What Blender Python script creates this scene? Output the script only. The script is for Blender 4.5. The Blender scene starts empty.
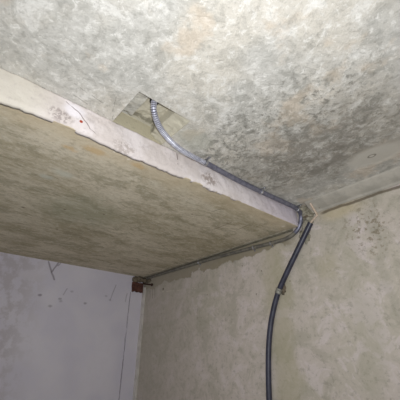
import bpy, bmesh, math, random
from mathutils import Vector, noise as mnoise
PI = math.pi
SC = bpy.context.scene
COL = SC.collection
random.seed(7)
CZ = 1.5                       # camera height above the floor

# ------------------------------------------------------------------ camera
def make_camera():
    yaw, pitch, roll = math.radians(-49.747), math.radians(26.99), math.radians(0.53)
    cy, sy, cp, sp = math.cos(yaw), math.sin(yaw), math.cos(pitch), math.sin(pitch)
    F = Vector((sy*cp, cy*cp, sp)); R0 = Vector((cy, -sy, 0)); U0 = R0.cross(F)
    R = R0*math.cos(roll) + U0*math.sin(roll); U = -R0*math.sin(roll) + U0*math.cos(roll)
    cam = bpy.data.cameras.new('camera'); o = bpy.data.objects.new('camera', cam); COL.objects.link(o)
    from mathutils import Matrix
    m = Matrix((R, U, -F)).transposed().to_4x4(); m.translation = Vector((0, 0, CZ))
    o.matrix_world = m
    cam.sensor_width = 36; cam.lens = 310/400*36; cam.clip_start = 0.01
    SC.camera = o
    return R, U, F
R_, U_, F_ = make_camera()

# ------------------------------------------------------------------ world, light, exposure
w = bpy.data.worlds.new('world'); SC.world = w; w.use_nodes = True
w.node_tree.nodes['Background'].inputs[0].default_value = (0.92, 0.96, 1.0, 1)
w.node_tree.nodes['Background'].inputs[1].default_value = 0.55
SC.view_settings.view_transform = 'Standard'; SC.view_settings.look = 'None'
SC.view_settings.gamma = 1; SC.view_settings.use_curve_mapping = False
SC.view_settings.exposure = 0.0
# the torch of the phone the picture is taken with, just beside its lens
l = bpy.data.lights.new('phone_torch', 'SPOT'); l.energy = 100; l.shadow_soft_size = 0.012
l.spot_size = math.radians(150); l.spot_blend = 1.0; l.color = (0.95, 0.975, 1.0)
lo = bpy.data.objects.new('phone_torch', l); COL.objects.link(lo)
lo.location = Vector((0, 0, CZ)) + R_*0.03 + U_*0.05 - F_*0.02
_aim = (F_ + U_*0.08).normalized()
lo.rotation_euler = _aim.to_track_quat('-Z', 'Y').to_euler()

# ------------------------------------------------------------------ node helpers
class NT:
    def __init__(s, name):
        s.m = bpy.data.materials.new(name); s.m.use_nodes = True
        s.t = s.m.node_tree; s.n = s.t.nodes
        s.b = s.n['Principled BSDF']; s.co = s.n.new('ShaderNodeNewGeometry').outputs['Position']
    def new(s, typ, **kw):
        x = s.n.new(typ)
        for k, v in kw.items(): setattr(x, k, v)
        return x
    def put(s, sock, v):
        if isinstance(v, bpy.types.NodeSocket): s.t.links.new(v, sock)
        else: sock.default_value = v
    def vec(s, scale=(1, 1, 1), rot=(0, 0, 0), loc=(0, 0, 0)):
        x = s.new('ShaderNodeMapping'); s.put(x.inputs[0], s.co)
        x.inputs[1].default_value = loc; x.inputs[2].default_value = rot; x.inputs[3].default_value = scale
        return x.outputs[0]
    def noise(s, scale, detail=6, rough=.6, vec=None, dist=0.0):
        x = s.new('ShaderNodeTexNoise'); s.put(x.inputs['Vector'], vec or s.co)
        x.inputs['Scale'].default_value = scale; x.inputs['Detail'].default_value = detail
        x.inputs['Roughness'].default_value = rough; x.inputs['Distortion'].default_value = dist
        return x.outputs['Fac']
    def voro(s, scale, vec=None, feature='F1'):
        x = s.new('ShaderNodeTexVoronoi', feature=feature); s.put(x.inputs['Vector'], vec or s.co)
        x.inputs['Scale'].default_value = scale
        return x.outputs['Distance']
    def rng(s, f, a, b, c=0., d=1., smooth=True):
        x = s.new('ShaderNodeMapRange', interpolation_type='SMOOTHSTEP' if smooth else 'LINEAR')
        for i, v in enumerate((f, a, b, c, d)): s.put(x.inputs[i], v)
        return x.outputs[0]
    def math(s, op, a, b=0.):
        x = s.new('ShaderNodeMath', operation=op); s.put(x.inputs[0], a); s.put(x.inputs[1], b)
        return x.outputs[0]
    def mix(s, f, a, b, blend='MIX'):
        x = s.new('ShaderNodeMix', data_type='RGBA', blend_type=blend)
        s.put(x.inputs[0], f)
        for i, v in ((6, a), (7, b)):
            s.put(x.inputs[i], v if isinstance(v, bpy.types.NodeSocket) else (*v, 1))
        return x.outputs[2]
    def vm(s, op, a, b=None):
        x = s.new('ShaderNodeVectorMath', operation=op); s.put(x.inputs[0], a)
        if b is not None: s.put(x.inputs[1], b)
        return x.outputs['Value'] if op in ('LENGTH', 'DOT_PRODUCT', 'DISTANCE') else x.outputs[0]
    def blob(s, p, r, soft=.4, wob=0.0, wscale=30, stretch=(1, 1, 1)):
        d = s.vm('SUBTRACT', s.co, p); d = s.vm('MULTIPLY', d, tuple(1/v for v in stretch)); d = s.vm('LENGTH', d)
        if wob: d = s.math('ADD', d, s.math('MULTIPLY', s.math('SUBTRACT', s.noise(wscale, 4), .5), wob))
        return s.rng(d, r*(1-soft), r, 1., 0.)
    def seg(s, a, b, wd, wob=0.006, wscale=25):
        a = Vector(a); b = Vector(b); ab = b-a; L2 = ab.length_squared
        pa = s.vm('SUBTRACT', s.co, tuple(a))
        if wob:
            nz = s.new('ShaderNodeTexNoise'); s.put(nz.inputs['Vector'], s.co); nz.inputs['Scale'].default_value = wscale
            o = s.vm('SUBTRACT', nz.outputs['Color'], (.5, .5, .5)); o = s.vm('MULTIPLY', o, (wob, wob, wob))
            pa = s.vm('ADD', pa, o)
        t = s.math('DIVIDE', s.vm('DOT_PRODUCT', pa, tuple(ab)), L2)
        c = s.new('ShaderNodeClamp'); s.put(c.inputs[0], t)
        x = s.new('ShaderNodeVectorMath', operation='SCALE'); x.inputs[0].default_value = tuple(ab); s.put(x.inputs['Scale'], c.outputs[0])
        d = s.vm('LENGTH', s.vm('SUBTRACT', pa, x.outputs[0]))
        return s.rng(d, wd*.4, wd, 1., 0.)
    def finish(s, col, height=None, bump=.5, dist=.01, rough=.9, metal=0., spec=.3):
        s.put(s.b.inputs['Base Color'], col if isinstance(col, bpy.types.NodeSocket) else (*col, 1))
        s.put(s.b.inputs['Roughness'], rough); s.b.inputs['Metallic'].default_value = metal
        s.b.inputs['Specular IOR Level'].default_value = spec
        if height is not None:
            x = s.new('ShaderNodeBump'); x.inputs['Strength'].default_value = bump
            x.inputs['Distance'].default_value = dist
            s.put(x.inputs['Height'], height); s.t.links.new(x.outputs[0], s.b.inputs['Normal'])
        return s.m

def srgb(r, g, b):
    f = lambda v: (v/255/12.92) if v/255 <= .04045 else ((v/255+.055)/1.055)**2.4
    return (f(r), f(g), f(b))
Z = CZ
# ---- ceiling: rough cast concrete, mottled, with a smoothed round patch
def mat_ceiling():
    t = NT('rough_ceiling_concrete')
    n1 = t.noise(2.2, 4, .6, dist=.4); n2 = t.noise(10, 9, .72, dist=.5); n3 = t.noise(30, 9, .75, dist=.3); n4 = t.noise(110, 6, .75)
    n5 = t.noise(4.5, 7, .65, t.vec(loc=(3, 7, 0)), .8)
    sp = t.new('ShaderNodeSeparateXYZ'); t.put(sp.inputs[0], t.co)
    zone = t.rng(t.math('ADD', t.blob((-.80, 1.22, Z+1), .62, .9, .5, 3, (1.3, .9, 1)), t.math('MULTIPLY', n5, .8)), .35, .95, .35, 1.)   # how stained the area is
    c = t.mix(t.rng(n1, .40, .60), srgb(196, 193, 186), srgb(205, 199, 188))
    c = t.mix(t.math('MULTIPLY', t.rng(n5, .50, .58, 0, .5), zone), c, srgb(172, 169, 161))
    c = t.mix(t.math('MULTIPLY', t.rng(n2, .50, .58, 0, .75), zone), c, srgb(140, 138, 130))
    c = t.mix(t.rng(n2, .48, .38, 0, .65), c, srgb(226, 223, 217))
    c = t.mix(t.math('MULTIPLY', t.rng(n3, .53, .60, 0, .75), zone), c, srgb(128, 125, 117))
    c = t.mix(t.rng(n3, .46, .37, 0, .6), c, srgb(234, 231, 225))
    c = t.mix(t.math('MULTIPLY', t.rng(n4, .55, .64, 0, .5), zone), c, srgb(120, 117, 109))
    c = t.mix(t.rng(t.noise(5, 5, .55, t.vec(loc=(4, 2, 1))), .55, .66, 0, .4), c, srgb(212, 192, 168))
    # grey damp region towards the wall
    g = t.blob((-.64, 1.38, Z+1), .62, .8, .4, 5, (1.2, .8, 1))
    g2 = t.math('MULTIPLY', g, t.rng(t.noise(14, 8, .75, dist=.4), .38, .58, .2, .8))
    c = t.mix(g2, c, srgb(132, 126, 116))
    # smoothed patch
    p = t.blob((-.45, 1.635, Z+1), .145, .42, .05, 12, (1.3, .80, 1))
    c = t.mix(t.math('MULTIPLY', p, .9), c, srgb(192, 187, 177))
    ring = t.math('MULTIPLY', t.blob((-.465, 1.632, Z+1), .022, .2, .006, 60, (1.2, .8, 1)),
                  t.math('SUBTRACT', 1., t.blob((-.465, 1.632, Z+1), .014, .3, .004, 60, (1.2, .8, 1))))
    c = t.mix(t.math('MULTIPLY', ring, .65), c, srgb(104, 98, 88))
    # thin scratches beside the beam
    for a, b in (((-1.10, .20), (-1.13, .37)), ((-1.03, .17), (-1.07, .36)), ((-.99, .36), (-1.13, .41))):
        k = t.seg((a[0], a[1], Z+1), (b[0], b[1], Z+1), .0035, .03, 18)
        c = t.mix(t.math('MULTIPLY', k, .5), c, srgb(120, 116, 106))
    # pale trowelled strip near the pocket
    k = t.blob((-1.0, .80, Z+1), .12, .6, .08, 10, (.9, 1.2, 1)); c = t.mix(t.math('MULTIPLY', k, .45), c, srgb(176, 176, 160))
    np_ = t.math('SUBTRACT', 1., t.math('MULTIPLY', p, .85))
    h = t.math('ADD', t.math('MULTIPLY', n3, 1.0), t.math('ADD', t.math('MULTIPLY', n2, 1.2), t.math('MULTIPLY', n4, .35)))
    h = t.math('MULTIPLY', h, np_)
    return t.finish(c, h, .5, .012, .95, spec=.15)

def mat_soffit():
    t = NT('olive_soffit_concrete')
    v = t.vec((1.7, .8, 1), (0, 0, .10)); n1 = t.noise(2.0, 5, .6, v, .5); n2 = t.noise(7, 9, .70, v, .5); n3 = t.noise(34, 8, .75, v)
    c = t.mix(t.rng(n1, .38, .62), srgb(180, 169, 144), srgb(210, 199, 178))
    c = t.mix(t.rng(n2, .50, .60, 0, .6), c, srgb(156, 148, 124))
    c = t.mix(t.rng(n2, .48, .36, 0, .5), c, srgb(216, 208, 188))
    c = t.mix(t.rng(n3, .52, .61, 0, .35), c, srgb(144, 134, 112))
    c = t.mix(t.rng(t.noise(85, 6, .7, v), .55, .65, 0, .4), c, srgb(136, 126, 108))
    c = t.mix(t.rng(n3, .48, .38, 0, .45), c, srgb(226, 218, 202))
    c = t.mix(t.math('MULTIPLY', t.blob((-1.95, .62, Z+.869), .40, .8, .25, 4, (1, 1, 1)), .4), c, srgb(160, 162, 140))
    for (x, y, r, q) in ((-1.55, .36, .05, (204, 206, 194)), (-1.64, .30, .035, (196, 200, 190))):
        c = t.mix(t.math('MULTIPLY', t.blob((x, y, Z+.869), r, .8, .05, 20, (1, 1.6, 1)), .5), c, srgb(*q))
    for (x, y, r) in ((-2.0, .52, .012), (-2.15, .30, .014), (-1.9, .75, .010), (-2.4, .6, .012), (-1.5, 1.2, .008)):
        c = t.mix(t.math('MULTIPLY', t.blob((x, y, Z+.869), r, .5, .01, 40), .6), c, srgb(96, 76, 60))
    # ochre band beside the beam edge
    sx = t.new('ShaderNodeSeparateXYZ'); t.put(sx.inputs[0], t.co)
    e = t.rng(t.math('ADD', sx.outputs[0], t.math('MULTIPLY', t.math('SUBTRACT', t.noise(9, 5), .5), .22)), -1.36, -1.16)
    c = t.mix(t.math('MULTIPLY', e, .55), c, srgb(212, 194, 164))
    for (x, y, r) in ((-1.24, .40, .05), (-1.22, .62, .04), (-1.30, .30, .03)):
        c = t.mix(t.math('MULTIPLY', t.blob((x, y, Z+.869), r, .7, .05, 30, (.8, 1.6, 1)), .5), c, srgb(202, 166, 110))
    for (x, y, r) in ((-1.22, 1.84, .018), (-1.60, .66, .008), (-1.2, .55, .010), (-1.19, .47, .007)):
        c = t.mix(t.math('MULTIPLY', t.blob((x, y, Z+.869), r, .5, .012, 40), .8), c, srgb(232, 222, 206))
    for a, b in (((-1.32, 1.62), (-1.50, 1.64)), ((-1.42, 1.50), (-1.60, 1.50)), ((-1.30, 1.30), (-1.38, 1.27))):
        c = t.mix(t.math('MULTIPLY', t.seg((*a, Z+.869), (*b, Z+.869), .008, .03, 14), .45), c, srgb(112, 98, 80))
    # chalk scribble
    for a, b in (((-2.10, 1.02), (-2.02, 1.08)), ((-2.02, 1.08), (-2.03, 1.16)), ((-2.03, 1.16), (-1.92, 1.24)), ((-1.92, 1.24), (-1.95, 1.33)), ((-1.95, 1.33), (-1.84, 1.42))):
        k = t.math('MULTIPLY', t.seg((a[0], a[1], Z+.869), (b[0], b[1], Z+.869), .007, .05, 30), t.rng(t.noise(70, 3), .42, .58))
        c = t.mix(t.math('MULTIPLY', k, .6), c, srgb(212, 206, 186))
    h = t.math('ADD', t.math('MULTIPLY', n3, .8), n2)
    return t.finish(c, h, .38, .010, .92, spec=.2)

def mat_fascia():
    t = NT('pink_white_plaster')
    n1 = t.noise(6, 5, .6); n2 = t.noise(28, 7, .65); n3 = t.noise(90, 5, .7)
    sy = t.new('ShaderNodeSeparateXYZ'); t.put(sy.inputs[0], t.co)
    c = t.mix(t.rng(n1, .42, .58), srgb(208, 198, 193), srgb(222, 213, 211))
    c = t.mix(t.rng(sy.outputs[1], 1.15, 1.85, 0, .8), c, srgb(212, 202, 212))      # mauve towards the wall
    c = t.mix(t.rng(sy.outputs[1], .22, .05, 0, .9), c, srgb(204, 197, 184))         # sandy near the start
    c = t.mix(t.rng(n2, .54, .66, 0, .4), c, srgb(178, 168, 164))
    c = t.mix(t.rng(n3, .60, .75, 0, .35), c, srgb(160, 148, 140))
    # dirty pitted zones
    for (y, z, r, col, a) in ((.20, .905, .045, (150, 138, 134), .75), (.50, .885, .05, (160, 148, 140), .6),
                              (1.04, .925, .055, (140, 124, 114), .75), (.34, .965, .05, (186, 176, 172), .5)):
        k = t.math('MULTIPLY', t.blob((-1.14, y, Z+z), r, .6, .03, 25, (4, 1.6, 1)), t.rng(t.noise(65, 4, .6), .46, .56))
        c = t.mix(t.math('MULTIPLY', k, a), c, srgb(*col))
    c = t.mix(t.math('MULTIPLY', t.blob((-1.14, .245, Z+.958), .045, .6, .02, 30, (4, 1.4, 1)), .8), c, srgb(232, 226, 230))
    # crack
    for a, b in (((.205, .985), (.27, .955)), ((.27, .955), (.325, .905)), ((.325, .905), (.40, .868))):
        c = t.mix(t.math('MULTIPLY', t.seg((-1.143, a[0], Z+a[1]), (-1.143, b[0], Z+b[1]), .0035, .008), .75), c, srgb(120, 104, 98))
    # red spot and dark nicks
    c = t.mix(t.blob((-1.143, .283, Z+.918), .0085, .35, .004, 60), c, srgb(168, 62, 34))
    for a, b in (((.80, .99), (.808, .955)), ((.81, .93), (.812, .925)), ((1.36, .873), (1.37, .862))):
        c = t.mix(t.math('MULTIPLY', t.seg((-1.143, a[0], Z+a[1]), (-1.143, b[0], Z+b[1]), .004, .003), .8), c, srgb(92, 72, 68))
    h = t.math('ADD', t.math('MULTIPLY', n2, 1.), t.math('MULTIPLY', n3, .4))
    return t.finish(c, h, .35, .010, .9, spec=.2)

def mat_wall_right():
    t = NT('patchy_wall_plaster')
    s = t.new('ShaderNodeSeparateXYZ'); t.put(s.inputs[0], t.co); X, Zc = s.outputs[0], s.outputs[2]
    n1 = t.noise(1.8, 4, .55, dist=.5); n2 = t.noise(6, 9, .70, dist=.7); n3 = t.noise(26, 9, .75)
    c = t.mix(t.rng(n1, .40, .60), srgb(192, 183, 170), srgb(200, 189, 180))
    c = t.mix(t.rng(n2, .50, .60, 0, .5), c, srgb(168, 162, 146))
    c = t.mix(t.rng(n2, .48, .40, 0, .6), c, srgb(214, 202, 200))
    c = t.mix(t.rng(n3, .53, .61, 0, .5), c, srgb(152, 146, 134))
    c = t.mix(t.rng(n3, .45, .36, 0, .35), c, srgb(220, 211, 204))
    # vertical olive run-down at the beam's end and damp runs
    wob = t.math('MULTIPLY', t.math('SUBTRACT', t.noise(4, 4), .5), .28)
    def run(x, wd, col, a):
        nonlocal c
        d = t.math('ABSOLUTE', t.math('ADD', t.math('SUBTRACT', X, x), wob))
        c = t.mix(t.rng(d, wd*.3, wd, a, 0.), c, srgb(*col))
    run(-1.42, .15, (176, 168, 140), .5); run(-.83, .10, (170, 165, 146), .3); run(-.66, .05, (150, 147, 132), .25)
    c = t.mix(t.math('MULTIPLY', t.blob((-1.0, 1.96, Z+.55), .11, .7, .08, 14, (1, 3, 1.2)), .35), c, srgb(170, 162, 130))
    # ochre stain at the top by the hook
    c = t.mix(t.math('MULTIPLY', t.blob((-.84, 1.96, Z+.90), .16, .8, .06, 10, (1.5, 3, .5)), .5), c, srgb(196, 180, 142))
    # pitted band
    pit = t.math('MULTIPLY', t.blob((-.70, 1.96, Z+.72), .2, .7, .1, 8, (1, 3, 1.2)), t.rng(t.noise(42, 5, .65), .53, .60))
    c = t.mix(t.math('MULTIPLY', pit, .7), c, srgb(130, 118, 98))
    # bare concrete strip above the ragged plaster edge
    n5 = t.noise(5, 6, .6); edge = t.math('ADD', Zc, t.math('MULTIPLY', t.math('SUBTRACT', n5, .5), .26))
    lim = t.rng(X, -3.2, -1.25, Z+.715, Z+.775, False)
    d = t.math('SUBTRACT', edge, lim)
    bare = t.math('MULTIPLY', t.rng(d, -.006, .010), t.rng(X, -1.35, -1.15, 1., 0.))
    c = t.mix(t.math('MULTIPLY', bare, .85), c, srgb(146, 136, 114))
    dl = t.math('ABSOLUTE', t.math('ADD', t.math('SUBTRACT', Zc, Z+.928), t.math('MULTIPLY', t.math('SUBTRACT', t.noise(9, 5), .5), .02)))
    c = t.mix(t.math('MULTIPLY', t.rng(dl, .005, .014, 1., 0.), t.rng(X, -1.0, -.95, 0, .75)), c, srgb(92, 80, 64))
    # greyer far end
    c = t.mix(t.rng(X, -1.8, -3.2, 0, .5), c, srgb(164, 156, 146))
    # chalk dashes and specks
    k = t.math('MULTIPLY', t.seg((-3.05, 1.96, Z+.655), (-2.35, 1.96, Z+.60), .006, .015), t.rng(t.noise(40, 2), .45, .56))
    c = t.mix(t.math('MULTIPLY', k, .8), c, srgb(206, 198, 184))
    for (x, z, r) in ((-2.93, .675, .016), (-1.55, .62, .006), (-1.30, .50, .006), (-2.2, .52, .006), (-1.75, .70, .006), (-.5, .62, .008), (-1.62, .45, .006)):
        c = t.mix(t.math('MULTIPLY', t.blob((x, 1.96, Z+z), r, .4, .006, 60), .75), c, srgb(80, 72, 64))
    for x in (-3.20, -3.15, -3.10):
        c = t.mix(t.math('MULTIPLY', t.seg((x, 1.96, Z+.70), (x+.01, 1.96, Z+.60), .006, .01), .5), c, srgb(88, 80, 70))
    h = t.math('ADD', t.math('ADD', t.math('MULTIPLY', n3, .6), n2), t.math('MULTIPLY', bare, -.6))
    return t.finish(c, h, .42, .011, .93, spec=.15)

def mat_wall_left():
    t = NT('lavender_painted_plaster')
    n1 = t.noise(3, 5, .6); n2 = t.noise(12, 6, .65); n3 = t.noise(45, 6, .7)
    s = t.new('ShaderNodeSeparateXYZ'); t.put(s.inputs[0], t.co)
    c = t.mix(t.rng(n1, .38, .62), srgb(206, 201, 212), srgb(214, 209, 217))
    k = t.math('MULTIPLY', t.rng(s.outputs[1], .95, .55, .1, 1.), t.rng(n2, .42, .6, .2, .8))
    c = t.mix(k, c, srgb(178, 170, 174))
    c = t.mix(t.math('MULTIPLY', t.blob((-3.36, .72, Z+.70), .11, .6, .05, 14, (3, 1.6, .6)), .7), c, srgb(204, 198, 204))
    c = t.mix(t.rng(n3, .62, .76, 0, .4), c, srgb(150, 142, 150))
    for a, b, wd, al in (((.83, .858), (.925, .69), .011, .6), ((.93, .87), (.885, .765), .011, .6), ((.95, .865), (.93, .84), .009, .5),
                     ((1.60, .73), (1.55, .56), .008, .45), ((1.75, .66), (1.74, .57), .008, .4), ((1.07, .62), (1.04, .56), .007, .4), ((1.79, .68), (1.79, -1.5), .006, .75)):
        c = t.mix(t.math('MULTIPLY', t.seg((-3.358, a[0], Z+a[1]), (-3.358, b[0], Z+b[1]), wd, .02, 12), al), c, srgb(112, 102, 108))
    for (y, z, r, al) in ((.826, .529, .020, .6), (.939, .439, .022, .45), (1.02, .515, .018, .45), (1.03, .495, .02, .35), (1.12, .60, .02, .35), (1.551, .563, .02, .3), (1.28, .50, .02, .5), (1.5, .60, .018, .3)):
        c = t.mix(t.math('MULTIPLY', t.blob((-3.358, y, Z+z), r, .7, .02, 40, (1, 1.3, .8)), al), c, srgb(108, 100, 106))
    return t.finish(c, t.math('ADD', n2, t.math('MULTIPLY', n3, .5)), .2, .010, .9, spec=.2)

def mat_simple(name, c1, c2, scale=20, rough=.9, metal=0., bump=.3, spec=.3, dist=.006):
    t = NT(name); n = t.noise(scale, 6, .65); c = t.mix(t.rng(n, .38, .62), srgb(*c1), srgb(*c2))
    return t.finish(c, n, bump, dist, rough, metal, spec)

def mat_pocket():
    t = NT('pocket_concrete')
    s = t.new('ShaderNodeSeparateXYZ'); t.put(s.inputs[0], t.co)
    n = t.noise(14, 7, .65); n2 = t.noise(45, 7, .7)
    c = t.mix(t.rng(n, .4, .6), srgb(166, 163, 154), srgb(184, 180, 169))
    c = t.mix(t.rng(s.outputs[1], .485, .50), c, srgb(184, 178, 160))               # sandier beyond the ledge
    c = t.mix(t.rng(s.outputs[0], -1.150, -1.152), c, srgb(178, 170, 146))          # face in line with the slab edge
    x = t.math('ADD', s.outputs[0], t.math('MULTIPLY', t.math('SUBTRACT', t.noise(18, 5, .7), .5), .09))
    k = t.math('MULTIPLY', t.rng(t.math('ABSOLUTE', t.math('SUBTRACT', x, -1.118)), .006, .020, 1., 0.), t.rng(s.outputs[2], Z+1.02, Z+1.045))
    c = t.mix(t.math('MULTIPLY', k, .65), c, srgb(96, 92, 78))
    c = t.mix(t.rng(n2, .56, .66, 0, .4), c, srgb(128, 124, 112))
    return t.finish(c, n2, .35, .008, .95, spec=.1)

M = dict(
    ceiling=mat_ceiling(), soffit=mat_soffit(), fascia=mat_fascia(), wr=mat_wall_right(), wl=mat_wall_left(),
    cove=mat_simple('smooth_grey_mortar', (166, 161, 151), (184, 178, 167), 9, .9, 0, .25, .2),
    mortar=mat_simple('crumbly_mortar', (136, 130, 114), (164, 158, 142), 26, .95, 0, .6, .1),
    dark_mortar=mat_simple('dark_mortar', (92, 84, 72), (124, 112, 96), 26, .95, 0, .6, .1),
    floor=mat_simple('dusty_floor_concrete', (170, 165, 152), (188, 182, 168), 5, .95),
    pocket=mat_pocket(),
    steel=mat_simple('galvanised_steel', (176, 176, 188), (204, 204, 214), 40, .42, .55, .1),
    dark_steel=mat_simple('grey_sleeve', (112, 112, 128), (136, 136, 150), 40, .42, .5, .1),
    dusty=mat_simple('dusty_sleeve', (104, 100, 94), (132, 127, 116), 24, .55, .2, .2),
    groove=mat_simple('shaded_groove_steel', (62, 62, 76), (84, 84, 98), 40, .6, .3, .1),  # darker steel paints the shade between the conduit's ribs
    clamp=mat_simple('zinc_clamp', (172, 172, 176), (198, 198, 202), 40, .35, .9, .1),
    pipe=mat_simple('blue_black_plastic', (44, 44, 58), (58, 58, 74), 18, .38, 0, .1, .5),
    band=mat_simple('grey_band', (128, 126, 118), (152, 150, 142), 40, .5, .3, .1),
    tan=mat_simple('tan_rusty_wire', (190, 168, 146), (212, 194, 176), 60, .7, .1, .2),
    rust=mat_simple('red_brown_rust', (74, 48, 42), (104, 70, 60), 30, .9, .1, .5),
    dark_rust=mat_simple('dark_rust', (52, 34, 28), (74, 50, 42), 30, .9, .1, .5),
    white=mat_simple('off_white_strip', (190, 184, 178), (206, 200, 194), 14, .8, 0, .15),
    hole=mat_simple('near_black_duct', (26, 24, 22), (38, 34, 30), 30, .95),  # one near-black colour for the whole duct mouth
)

# ------------------------------------------------------------------ mesh helpers
def link(name, bm, mat, parent=None, smooth=False):
    me = bpy.data.meshes.new(name)
    bmesh.ops.recalc_face_normals(bm, faces=bm.faces)
    bm.to_mesh(me); bm.free()
    me.materials.append(mat)
    if smooth:
        for p in me.polygons: p.use_smooth = True
    o = bpy.data.objects.new(name, me); COL.objects.link(o)
    if parent: o.parent = parent
    return o
def struct(name, bm, mat, label=None, smooth=False, parent=None):
    o = link(name, bm, mat, parent, smooth)
    o['kind'] = 'structure'
    if label: o['label'] = label
    return o
def box(bm, x0, x1, y0, y1, z0, z1):
    v = [bm.verts.new((x, y, z)) for x in (x0, x1) for y in (y0, y1) for z in (z0, z1)]
    for f in ((0, 1, 3, 2), (4, 6, 7, 5), (0, 4, 5, 1), (2, 3, 7, 6), (0, 2, 6, 4), (1, 5, 7, 3)):
        bm.faces.new([v[i] for i in f])
def spline(pts, n=12):
    P = [Vector(p) for p in pts]; out = []
    for i in range(len(P)-1):
        p0 = P[max(i-1, 0)]; p1 = P[i]; p2 = P[i+1]; p3 = P[min(i+2, len(P)-1)]
        for k in range(n):
            t = k/n
            out.append(.5*((2*p1)+(p2-p0)*t+(2*p0-5*p1+4*p2-p3)*t*t+(3*p1-p0-3*p2+p3)*t**3))
    out.append(P[-1]); return out
def resample(path, step):
    out = [path[0].copy()]; acc = 0
    for a, b in zip(path, path[1:]):
        L = (b-a).length; d = step-acc
        while d <= L and L > 0:
            out.append(a.lerp(b, d/L)); d += step
        acc = (acc+L) % step if L > 0 else acc
    return out
def tube(bm, path, rad, seg=14, caps=True):
    n = len(path); prev = None; rings = []; up = Vector((0, 0, 1))
    for i, p in enumerate(path):
        tg = (path[min(i+1, n-1)]-path[max(i-1, 0)]).normalized()
        if prev is None:
            prev = tg.orthogonal().normalized()
        prev = (prev-tg*prev.dot(tg)).normalized(); b = tg.cross(prev)
        r = rad(i) if callable(rad) else rad
        rings.append([bm.verts.new(p+(prev*math.cos(2*PI*k/seg)+b*math.sin(2*PI*k/seg))*r) for k in range(seg)])
    for A, B in zip(rings, rings[1:]):
        for k in range(seg): bm.faces.new((A[k], A[(k+1) % seg], B[(k+1) % seg], B[k]))
    if caps: bm.faces.new(rings[0]); bm.faces.new(rings[-1])
def blob(bm, c, r, amp=.3, fr=30, sub=4, sc=(1, 1, 1), seed=0):
    ret = bmesh.ops.create_icosphere(bm, subdivisions=sub, radius=1)
    for v in ret['verts']:
        d = v.co.normalized()
        k = 1 + amp*mnoise.fractal(d*fr*.07+Vector((seed*3.1, seed, 0)), 1.0, 2.0, 4)
        v.co = Vector(c)+Vector((d.x*r*sc[0], d.y*r*sc[1], d.z*r*sc[2]))*k
def empty(name, loc, label, cat, group=None):
    o = bpy.data.objects.new(name, None); COL.objects.link(o); o.location = loc; o.empty_display_size = .05
    o['label'] = label; o['category'] = cat
    if group: o['group'] = group
    return o
def part(name, bm, mat, root, smooth=True, label=None):
    for v in bm.verts: v.co -= root.location
    o = link(name, bm, mat, root, smooth)
    if label: o['label'] = label
    return o
def V(x, y, z): return Vector((x, y, CZ+z))

# ------------------------------------------------------------------ the room (z given from the camera's height)
XW, YW, XF, ZS = -3.358, 1.960, -1.152, .869
XB, YB = 2.2, -2.4
# ceiling with a square pocket beside the beam
PX0, PX1, PY0, PY1, PY2 = -1.153, -.902, .421, .628, .700
bm = bmesh.new()
def quad(bm, pts): return bm.faces.new([bm.verts.new(p) for p in pts])
xs = [XW-.1, PX0, PX1, XB+.1]; ys = [YB-.1, PY0, PY2, YW+.1]
for i in range(3):
    for j in range(3):
        if i == 1 and j == 1: continue
        quad(bm, [V(xs[i], ys[j], 1), V(xs[i+1], ys[j], 1), V(xs[i+1], ys[j+1], 1), V(xs[i], ys[j+1], 1)])
bmesh.ops.remove_doubles(bm, verts=bm.verts, dist=1e-5)
# thickness upward, around
quad(bm, [V(XW-.1, YB-.1, 1.22), V(XB+.1, YB-.1, 1.22), V(XB+.1, YW+.1, 1.22), V(XW-.1, YW+.1, 1.22)])
for a, b in (((XW-.1, YB-.1), (XB+.1, YB-.1)), ((XB+.1, YB-.1), (XB+.1, YW+.1)), ((XB+.1, YW+.1), (XW-.1, YW+.1)), ((XW-.1, YW+.1), (XW-.1, YB-.1))):
    quad(bm, [V(*a, 1), V(*b, 1), V(*b, 1.22), V(*a, 1.22)])
ceiling = struct('ceiling', bm, M['ceiling'], 'rough mottled grey concrete ceiling above the wiring')
# lining of the pocket: side walls and an uneven roof, deeper at its left half
bm = bmesh.new()
N = 60
def roof_z(u, v):       # u across X, v along Y
    x = PX0+(PX1-PX0)*u; y = PY0+(PY2-PY0)*v
    rag = .012*mnoise.fractal(Vector((u*6, v*6, 3)), 1, 2, 4)
    if y < PY1: d = .046 if (y < .492 and x > PX0+.055+rag) else .085
    else: d = .034*(1-(y-PY1)/(PY2-PY1))+.004
    if x < PX0+.006 and y < PY1: d += .0
    elif x < PX0+.018 and y < PY1: d += .03
    return 1+max(.003, d+rag*.5)
g = [[bm.verts.new(V(PX0+(PX1-PX0)*i/N, PY0+(PY2-PY0)*j/N, roof_z(i/N, j/N))) for j in range(N+1)] for i in range(N+1)]
for i in range(N):
    for j in range(N): bm.faces.new((g[i][j], g[i+1][j], g[i+1][j+1], g[i][j+1]))
def skirt(line):
    lo_ = [bm.verts.new((v.co.x, v.co.y, CZ+1.0)) for v in line]
    for a, b, c, d in zip(line, line[1:], lo_[1:], lo_): bm.faces.new((a, b, c, d))
skirt(g[0]); skirt(g[-1]); skirt([r[0] for r in g]); skirt([r[-1] for r in g])
struct('ceiling_pocket', bm, M['pocket'], 'shallow square pocket cut into the ceiling beside the beam')
# black duct mouth inside the pocket where the conduit goes up
bm = bmesh.new(); tube(bm, [V(-.934, .516, 1.03), V(-.934, .52, 1.13)], .022, 18)
struct('duct_mouth', bm, M['hole'])

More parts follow.
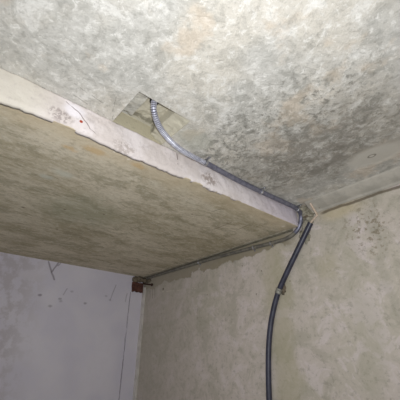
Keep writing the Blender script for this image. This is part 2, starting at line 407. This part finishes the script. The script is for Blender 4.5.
# floor, walls
bm = bmesh.new(); box(bm, XW-.1, XB+.1, YB-.1, YW+.1, -.1, 0); struct('floor', bm, M['floor'])
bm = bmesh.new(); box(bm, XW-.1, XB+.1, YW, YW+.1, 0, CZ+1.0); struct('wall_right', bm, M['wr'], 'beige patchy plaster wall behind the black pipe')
bm = bmesh.new(); box(bm, XW-.1, XW, YB-.1, YW, 0, CZ+1.0); struct('wall_left', bm, M['wl'], 'lavender painted plaster wall under the dropped slab')

YE = 1.926      # the slab stops short of the wall; mortar fills the joint
bm = bmesh.new(); box(bm, XW, -1.22, YE-.01, YW, CZ+.861, CZ+.999)
bmesh.ops.subdivide_edges(bm, edges=bm.edges[:], cuts=1)
struct('joint_mortar', bm, M['mortar'])
# dropped slab: soffit and body
bm = bmesh.new()
NY = 220; secs = []
for j in range(NY+1):
    y = YB+(YE-YB)*j/NY
    n = mnoise.fractal(Vector((y*9, 0, 0)), 1, 2, 4)*.006
    ch = .002+max(0, mnoise.fractal(Vector((y*14, 5, 0)), 1, 2, 3))*.004
    secs.append([bm.verts.new(p) for p in (V(XW, y, .999), V(XW, y, ZS), V(-2.2, y, ZS), V(XF-.10, y, ZS), V(XF-ch, y, ZS+n*.3), V(XF, y, ZS+ch*.7), V(XF, y, .999))])
for A, B in zip(secs, secs[1:]):
    for k in range(7): bm.faces.new((A[k], A[(k+1) % 7], B[(k+1) % 7], B[k]))
bm.faces.new(secs[0]); bm.faces.new(secs[-1])
slab = struct('dropped_slab', bm, M['soffit'], 'olive grey dropped concrete slab with a pinkish plastered edge')
# plaster skim on the slab's edge, ragged below, bulging
bm = bmesh.new()
ctrl = [(-2.4, .84), (-.4, .846), (-.012, .851), (.053, .862), (.145, .866), (.30, .868), (.45, .862), (.55, .858), (.80, .864), (.93, .870), (1.05, .868), (1.31, .869), (1.95, .872)]
topc = [(-2.4, .999), (2, .999)]
def lerp(c, y):
    for (a, b), (d, e) in zip(c, c[1:]):
        if y <= d: return b+(e-b)*(y-a)/(d-a)
    return c[-1][1]
NYs, NZ = 700, 26
Y0, Y1 = YB, YE+.002
front = []
for j in range(NYs+1):
    y = Y0+(Y1-Y0)*j/NYs
    calm = 1-.8*max(0, min(1, (y-1.1)/.3))
    zb = lerp(ctrl, y)+mnoise.fractal(Vector((y*22, 2, 9)), 1, 2, 5)*.008*calm+mnoise.noise(Vector((y*7, 0, 4)))*.004*calm
    row = []
    for k in range(NZ+1):
        f = k/NZ; z = zb+(.999-zb)*f
        th = .007+.004*mnoise.fractal(Vector((y*12, z*12, 0)), 1, 2, 5)
        if y < -9: th += .012*(1-f)*min(1, (.2-y)*5)
        th *= min(1, .12+f*6)
        if y > Y1-.03: th -= .004*(1-(Y1-y)/.03)
        row.append(bm.verts.new(V(XF+max(.0015, th), y, z)))
    front.append(row)
for A, B in zip(front, front[1:]):
    for k in range(NZ): bm.faces.new((A[k], A[k+1], B[k+1], B[k]))
# close at the back
back = [[bm.verts.new((XF-.02, r[0].co.y, r[0].co.z+.001)), bm.verts.new((XF-.02, r[0].co.y, CZ+.999))] for r in front]
for (A, B, a, b) in zip(front, front[1:], back, back[1:]):
    bm.faces.new((A[0], B[0], b[0], a[0])); bm.faces.new((A[-1], B[-1], b[1], a[1])); bm.faces.new((a[0], a[1], b[1], b[0]))
struct('plaster_skim', bm, M['fascia'], 'pinkish white plaster on the slab edge', True, slab)

# mortar cove between ceiling and right wall, starting beside the slab
def cove_mesh():
    bm = bmesh.new(); n = 260; rows = []
    x0, x1 = -1.06, XB
    for i in range(n+1):
        x = x0+(x1-x0)*(i/n)**1.5
        e = min(1, max(0, (x-x0)/.03)); e = .35+.65*e
        nz = lambda s, a: a*mnoise.fractal(Vector((x*8, s, 0)), 1, 2, 4)
        yl = YW-(.110+nz(1, .006))*e; zb = 1-(.060+nz(2, .004))*e-.0*x
        prof = [(YW-.0005, 1.0), (yl, .9995), (yl+.01, .990), ((yl+YW)/2-.004, (1+zb)/2-.003+nz(5, .003)), (YW-.022, zb+.012), (YW-.012, zb), (YW-.0005, zb+.004)]
        rows.append([bm.verts.new(V(x, a, b)) for a, b in prof])
    for A, B in zip(rows, rows[1:]):
        for k in range(7): bm.faces.new((A[k], A[(k+1) % 7], B[(k+1) % 7], B[k]))
    bm.faces.new(rows[0]); bm.faces.new(rows[-1]); return bm
struct('trim_1', cove_mesh(), M['cove'], 'smooth grey mortar fillet between ceiling and wall')

# crumbly mortar at the end of the slab
bm = bmesh.new()
for i, (c, r, sc) in enumerate([((-1.075, 1.95, .955), .045, (1.1, .7, .9)), ((-1.06, 1.955, .905), .03, (.8, .3, 1.2)), ((-1.11, 1.958, .86), .045, (.6, .2, 1.3)),
                                ((-1.02, 1.955, .965), .035, (1.2, .6, .6)), ((-1.13, 1.955, .80), .04, (1, .2, 1.3)), ((-1.09, 1.93, .985), .03, (1.3, 1.2, .5))]):
    blob(bm, V(*c), r, .5, 34, 4, sc, i+2)
struct('mortar_patch', bm, M['mortar'], 'crumbly mortar filling beside the end of the slab', True)
bm = bmesh.new()
for i, (c, r, sc) in enumerate([((-.975, 1.943, .962), .020, (1.5, 1.0, .45)), ((-1.085, 1.945, .825), .014, (1, .5, 1.1)), ((-1.075, 1.925, .925), .015, (1.4, .4, .5))]):
    blob(bm, V(*c), r, .5, 40, 3, sc, i+20)
struct('mortar_patch', bm, M['dark_mortar'], 'dark brown mortar lumps standing in for shade under the fillet', True)  # shaded gaps under the fillet, made as dark brown lumps

# far left corner: boxed strip, mortar, white strip
bm = bmesh.new(); box(bm, XW, XW+.012, 1.793, 1.945, 0, CZ+.745); bmesh.ops.bevel(bm, geom=bm.edges[:], offset=.002, segments=1)
struct('trim_2', bm, M['wl'], 'lavender boxed strip in the far left corner')
bm = bmesh.new(); box(bm, XW+.002, XW+.060, YW-.020, YW, 0, CZ+.745); bmesh.ops.bevel(bm, geom=bm.edges[:], offset=.004, segments=2)
struct('trim_3', bm, M['white'], 'off white upright strip in the far left corner')
bm = bmesh.new()
for i, (c, r, sc) in enumerate([((-3.345, 1.835, .832), .035, (.5, 1.3, 1)), ((-3.335, 1.90, .835), .036, (.7, 1.3, .9)), ((-3.31, 1.945, .825), .032, (1.2, .6, 1)), ((-3.24, 1.955, .815), .022, (2, .3, 1))]):
    blob(bm, V(*c), r, .4, 34, 3, sc, i+40)
struct('mortar_patch', bm, M['dark_mortar'], 'dark mortar lump above the rusty bracket', True)

# ------------------------------------------------------------------ things
# flexible conduit: out of the pocket, along the beam, round its end, along the joint
RAD = .0155; RIB = .0132
pts = [(-.934, .520, 1.10), (-.932, .516, 1.05), (-.936, .515, 1.015), (-.944, .523, .990), (-.965, .55, .969), (-.993, .592, .958), (-1.021, .645, .956), (-1.053, .712, .961), (-1.079, .795, .968),
       (-1.092, .899, .975), (-1.097, 1.0, .979), (-1.104, 1.086, .981), (-1.112, 1.27, .982), (-1.112, 1.48, .982), (-1.104, 1.717, .980), (-1.100, 1.81, .978),
       (-1.104, 1.88, .974), (-1.116, 1.928, .960), (-1.131, 1.9435, .925), (-1.145, 1.9435, .888), (-1.175, 1.9435, .852), (-1.23, 1.9435, .824), (-1.30, 1.9435, .812), (-1.42, 1.9435, .813), (-1.56, 1.9435, .820),
       (-1.9, 1.9435, .832), (-2.29, 1.9435, .841), (-2.99, 1.9435, .846), (-3.27, 1.9435, .847)]
path = spline([V(*p) for p in pts], 14)
ST = .0024
fine = resample(path, ST)
y_smooth = next(i for i, p in enumerate(fine) if p.y > .972)
cond = empty('flexible_conduit', V(-.934, .52, 1.10), 'ribbed steel flexible conduit curving out of the ceiling pocket and along the slab edge', 'conduit')
rib = lambda i: RIB+(.0012, .0012, -.0022, -.0022)[i % 4]
bm = bmesh.new(); tube(bm, fine[:y_smooth], rib, 16)
rt = part('ribbed_tube', bm, M['steel'], cond, smooth=False)
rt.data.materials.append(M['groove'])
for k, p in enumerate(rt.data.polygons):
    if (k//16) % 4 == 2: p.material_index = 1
rest = resample(fine[y_smooth-1:], .0066)
turn = next(i for i, p in enumerate(rest) if p.x < -1.2)
bm = bmesh.new(); tube(bm, rest[:turn], lambda i: RAD+.0006*(i % 2), 14)
part('smooth_sleeve', bm, M['dark_steel'], cond, label='darker grey run of the conduit')
bm = bmesh.new(); tube(bm, rest[turn-1:], lambda i: RAD-.0006+.0006*(i % 2), 14)
part('dusty_sleeve', bm, M['dusty'], cond, label='dusty run under the slab')
def saddle(y=None, x=None):
    src = fine
    i = min(range(len(src)), key=lambda k: abs(src[k].y-y) if y is not None and src[k].x > -1.2 else (abs(src[k].x-x) if x is not None else 9))
    a, b = src[max(0, i-4)], src[min(len(src)-1, i+4)]; m = src[i]; tg = (b-a).normalized()
    bm = bmesh.new(); tube(bm, [m-tg*.007, m-tg*.006, m+tg*.006, m+tg*.007], lambda k: RAD+(.0030 if k in (1, 2) else .0018), 18)
    if y is not None: box(bm, m.x, m.x+.040, m.y-.007, m.y+.007, CZ+.996, CZ+.9995); blob(bm, (m.x+.03, m.y, CZ+.994), .0045, .1, 5, 2, (1, 1, .7))
    else: box(bm, m.x-.007, m.x+.007, YW-.004, YW, m.z-.032, m.z); blob(bm, (m.x, YW-.005, m.z-.024), .0045, .1, 5, 2, (1, .7, 1))
    part('saddle_clamp', bm, M['clamp'], cond, smooth=False)
saddle(y=.965); saddle(y=1.47); saddle(y=1.865)
for x in (-1.42, -1.60, -2.30): saddle(x=x)

# black pipe leaning along the wall
pp = [(-1.055, 1.938, .872), (-1.14, 1.938, .765), (-1.25, 1.938, .627), (-1.325, 1.938, .530), (-1.395, 1.938, .432), (-1.452, 1.938, .318), (-1.50, 1.938, .18), (-1.535, 1.938, .0), (-1.56, 1.938, -.3), (-1.57, 1.938, -.8), (-1.57, 1.938, -1.496)]
ppath = spline([V(*p) for p in pp], 14)
pipe = empty('wall_pipe', V(-1.57, 1.938, -1.5), 'blue black plastic pipe slanting down the beige wall', 'pipe')
bm = bmesh.new(); tube(bm, ppath, .0195, 20, False)
rin = [p for p in ppath]; tube(bm, rin[:30], .0160, 20, False)
part('pipe_body', bm, M['pipe'], pipe)
i = min(range(len(ppath)), key=lambda k: abs(ppath[k].z-(CZ+.442))); m = ppath[i]; tg = (ppath[i+2]-ppath[i-2]).normalized()
bm = bmesh.new(); tube(bm, [m-tg*.019, m-tg*.017, m-tg*.006, m-tg*.004, m+tg*.004, m+tg*.006, m+tg*.017, m+tg*.019], lambda k: (.0205, .024, .024, .0222, .0222, .024, .024, .0205)[k], 20)
part('pipe_clamp', bm, M['band'], pipe, label='grey clamp band')
bm = bmesh.new(); blob(bm, V(-1.365, 1.956, .462), .030, .5, 40, 4, (.8, .35, 1.25), 61)
o = link('mortar_patch', bm, M['dark_mortar'], None, True); o['kind'] = 'structure'; o['label'] = 'small mortar dab beside the pipe clamp'

# bent tan wire from the pipe mouth to the fillet
wire = spline([V(-1.085, 1.938, .838), V(-1.042, 1.93, .876), V(-.990, 1.915, .898), V(-.985, 1.912, .906), V(-.988, 1.885, .944), V(-.993, 1.862, .982)], 6)
bm = bmesh.new(); tube(bm, wire, .0075, 8)
o = link('bent_wire', bm, M['tan'], None, True)
o['label'] = 'bent tan wire sticking out of the top of the black pipe'; o['category'] = 'wire'

# rusty bracket in the far corner
br = empty('rusty_bracket', V(-3.35, 1.87, .70), 'rusty iron bracket with a short bar in the far left corner', 'bracket')
bm = bmesh.new(); box(bm, XW+.0125, XW+.026, 1.795, 1.942, .685+CZ, .795+CZ)
bmesh.ops.subdivide_edges(bm, edges=bm.edges[:], cuts=9, use_grid_fill=True)
for v in bm.verts:
    n = mnoise.noise_vector(v.co*30)*.006; v.co += n
    if v.co.z < CZ+.70: v.co.z += .02*mnoise.noise(Vector((v.co.y*40, 0, 0)))
part('plate', bm, M['rust'], br, smooth=False)
bm = bmesh.new(); bar = [V(-3.345, 1.935, .795), V(-3.29, 1.938, .783), V(-3.22, 1.94, .768), V(-3.15, 1.942, .752)]
tube(bm, spline(bar, 5), .0085, 10); blob(bm, V(-3.145, 1.942, .751), .016, .3, 30, 3, (1, .7, 1), 5)
part('bar', bm, M['dark_rust'], br, label='dark rusted bar')
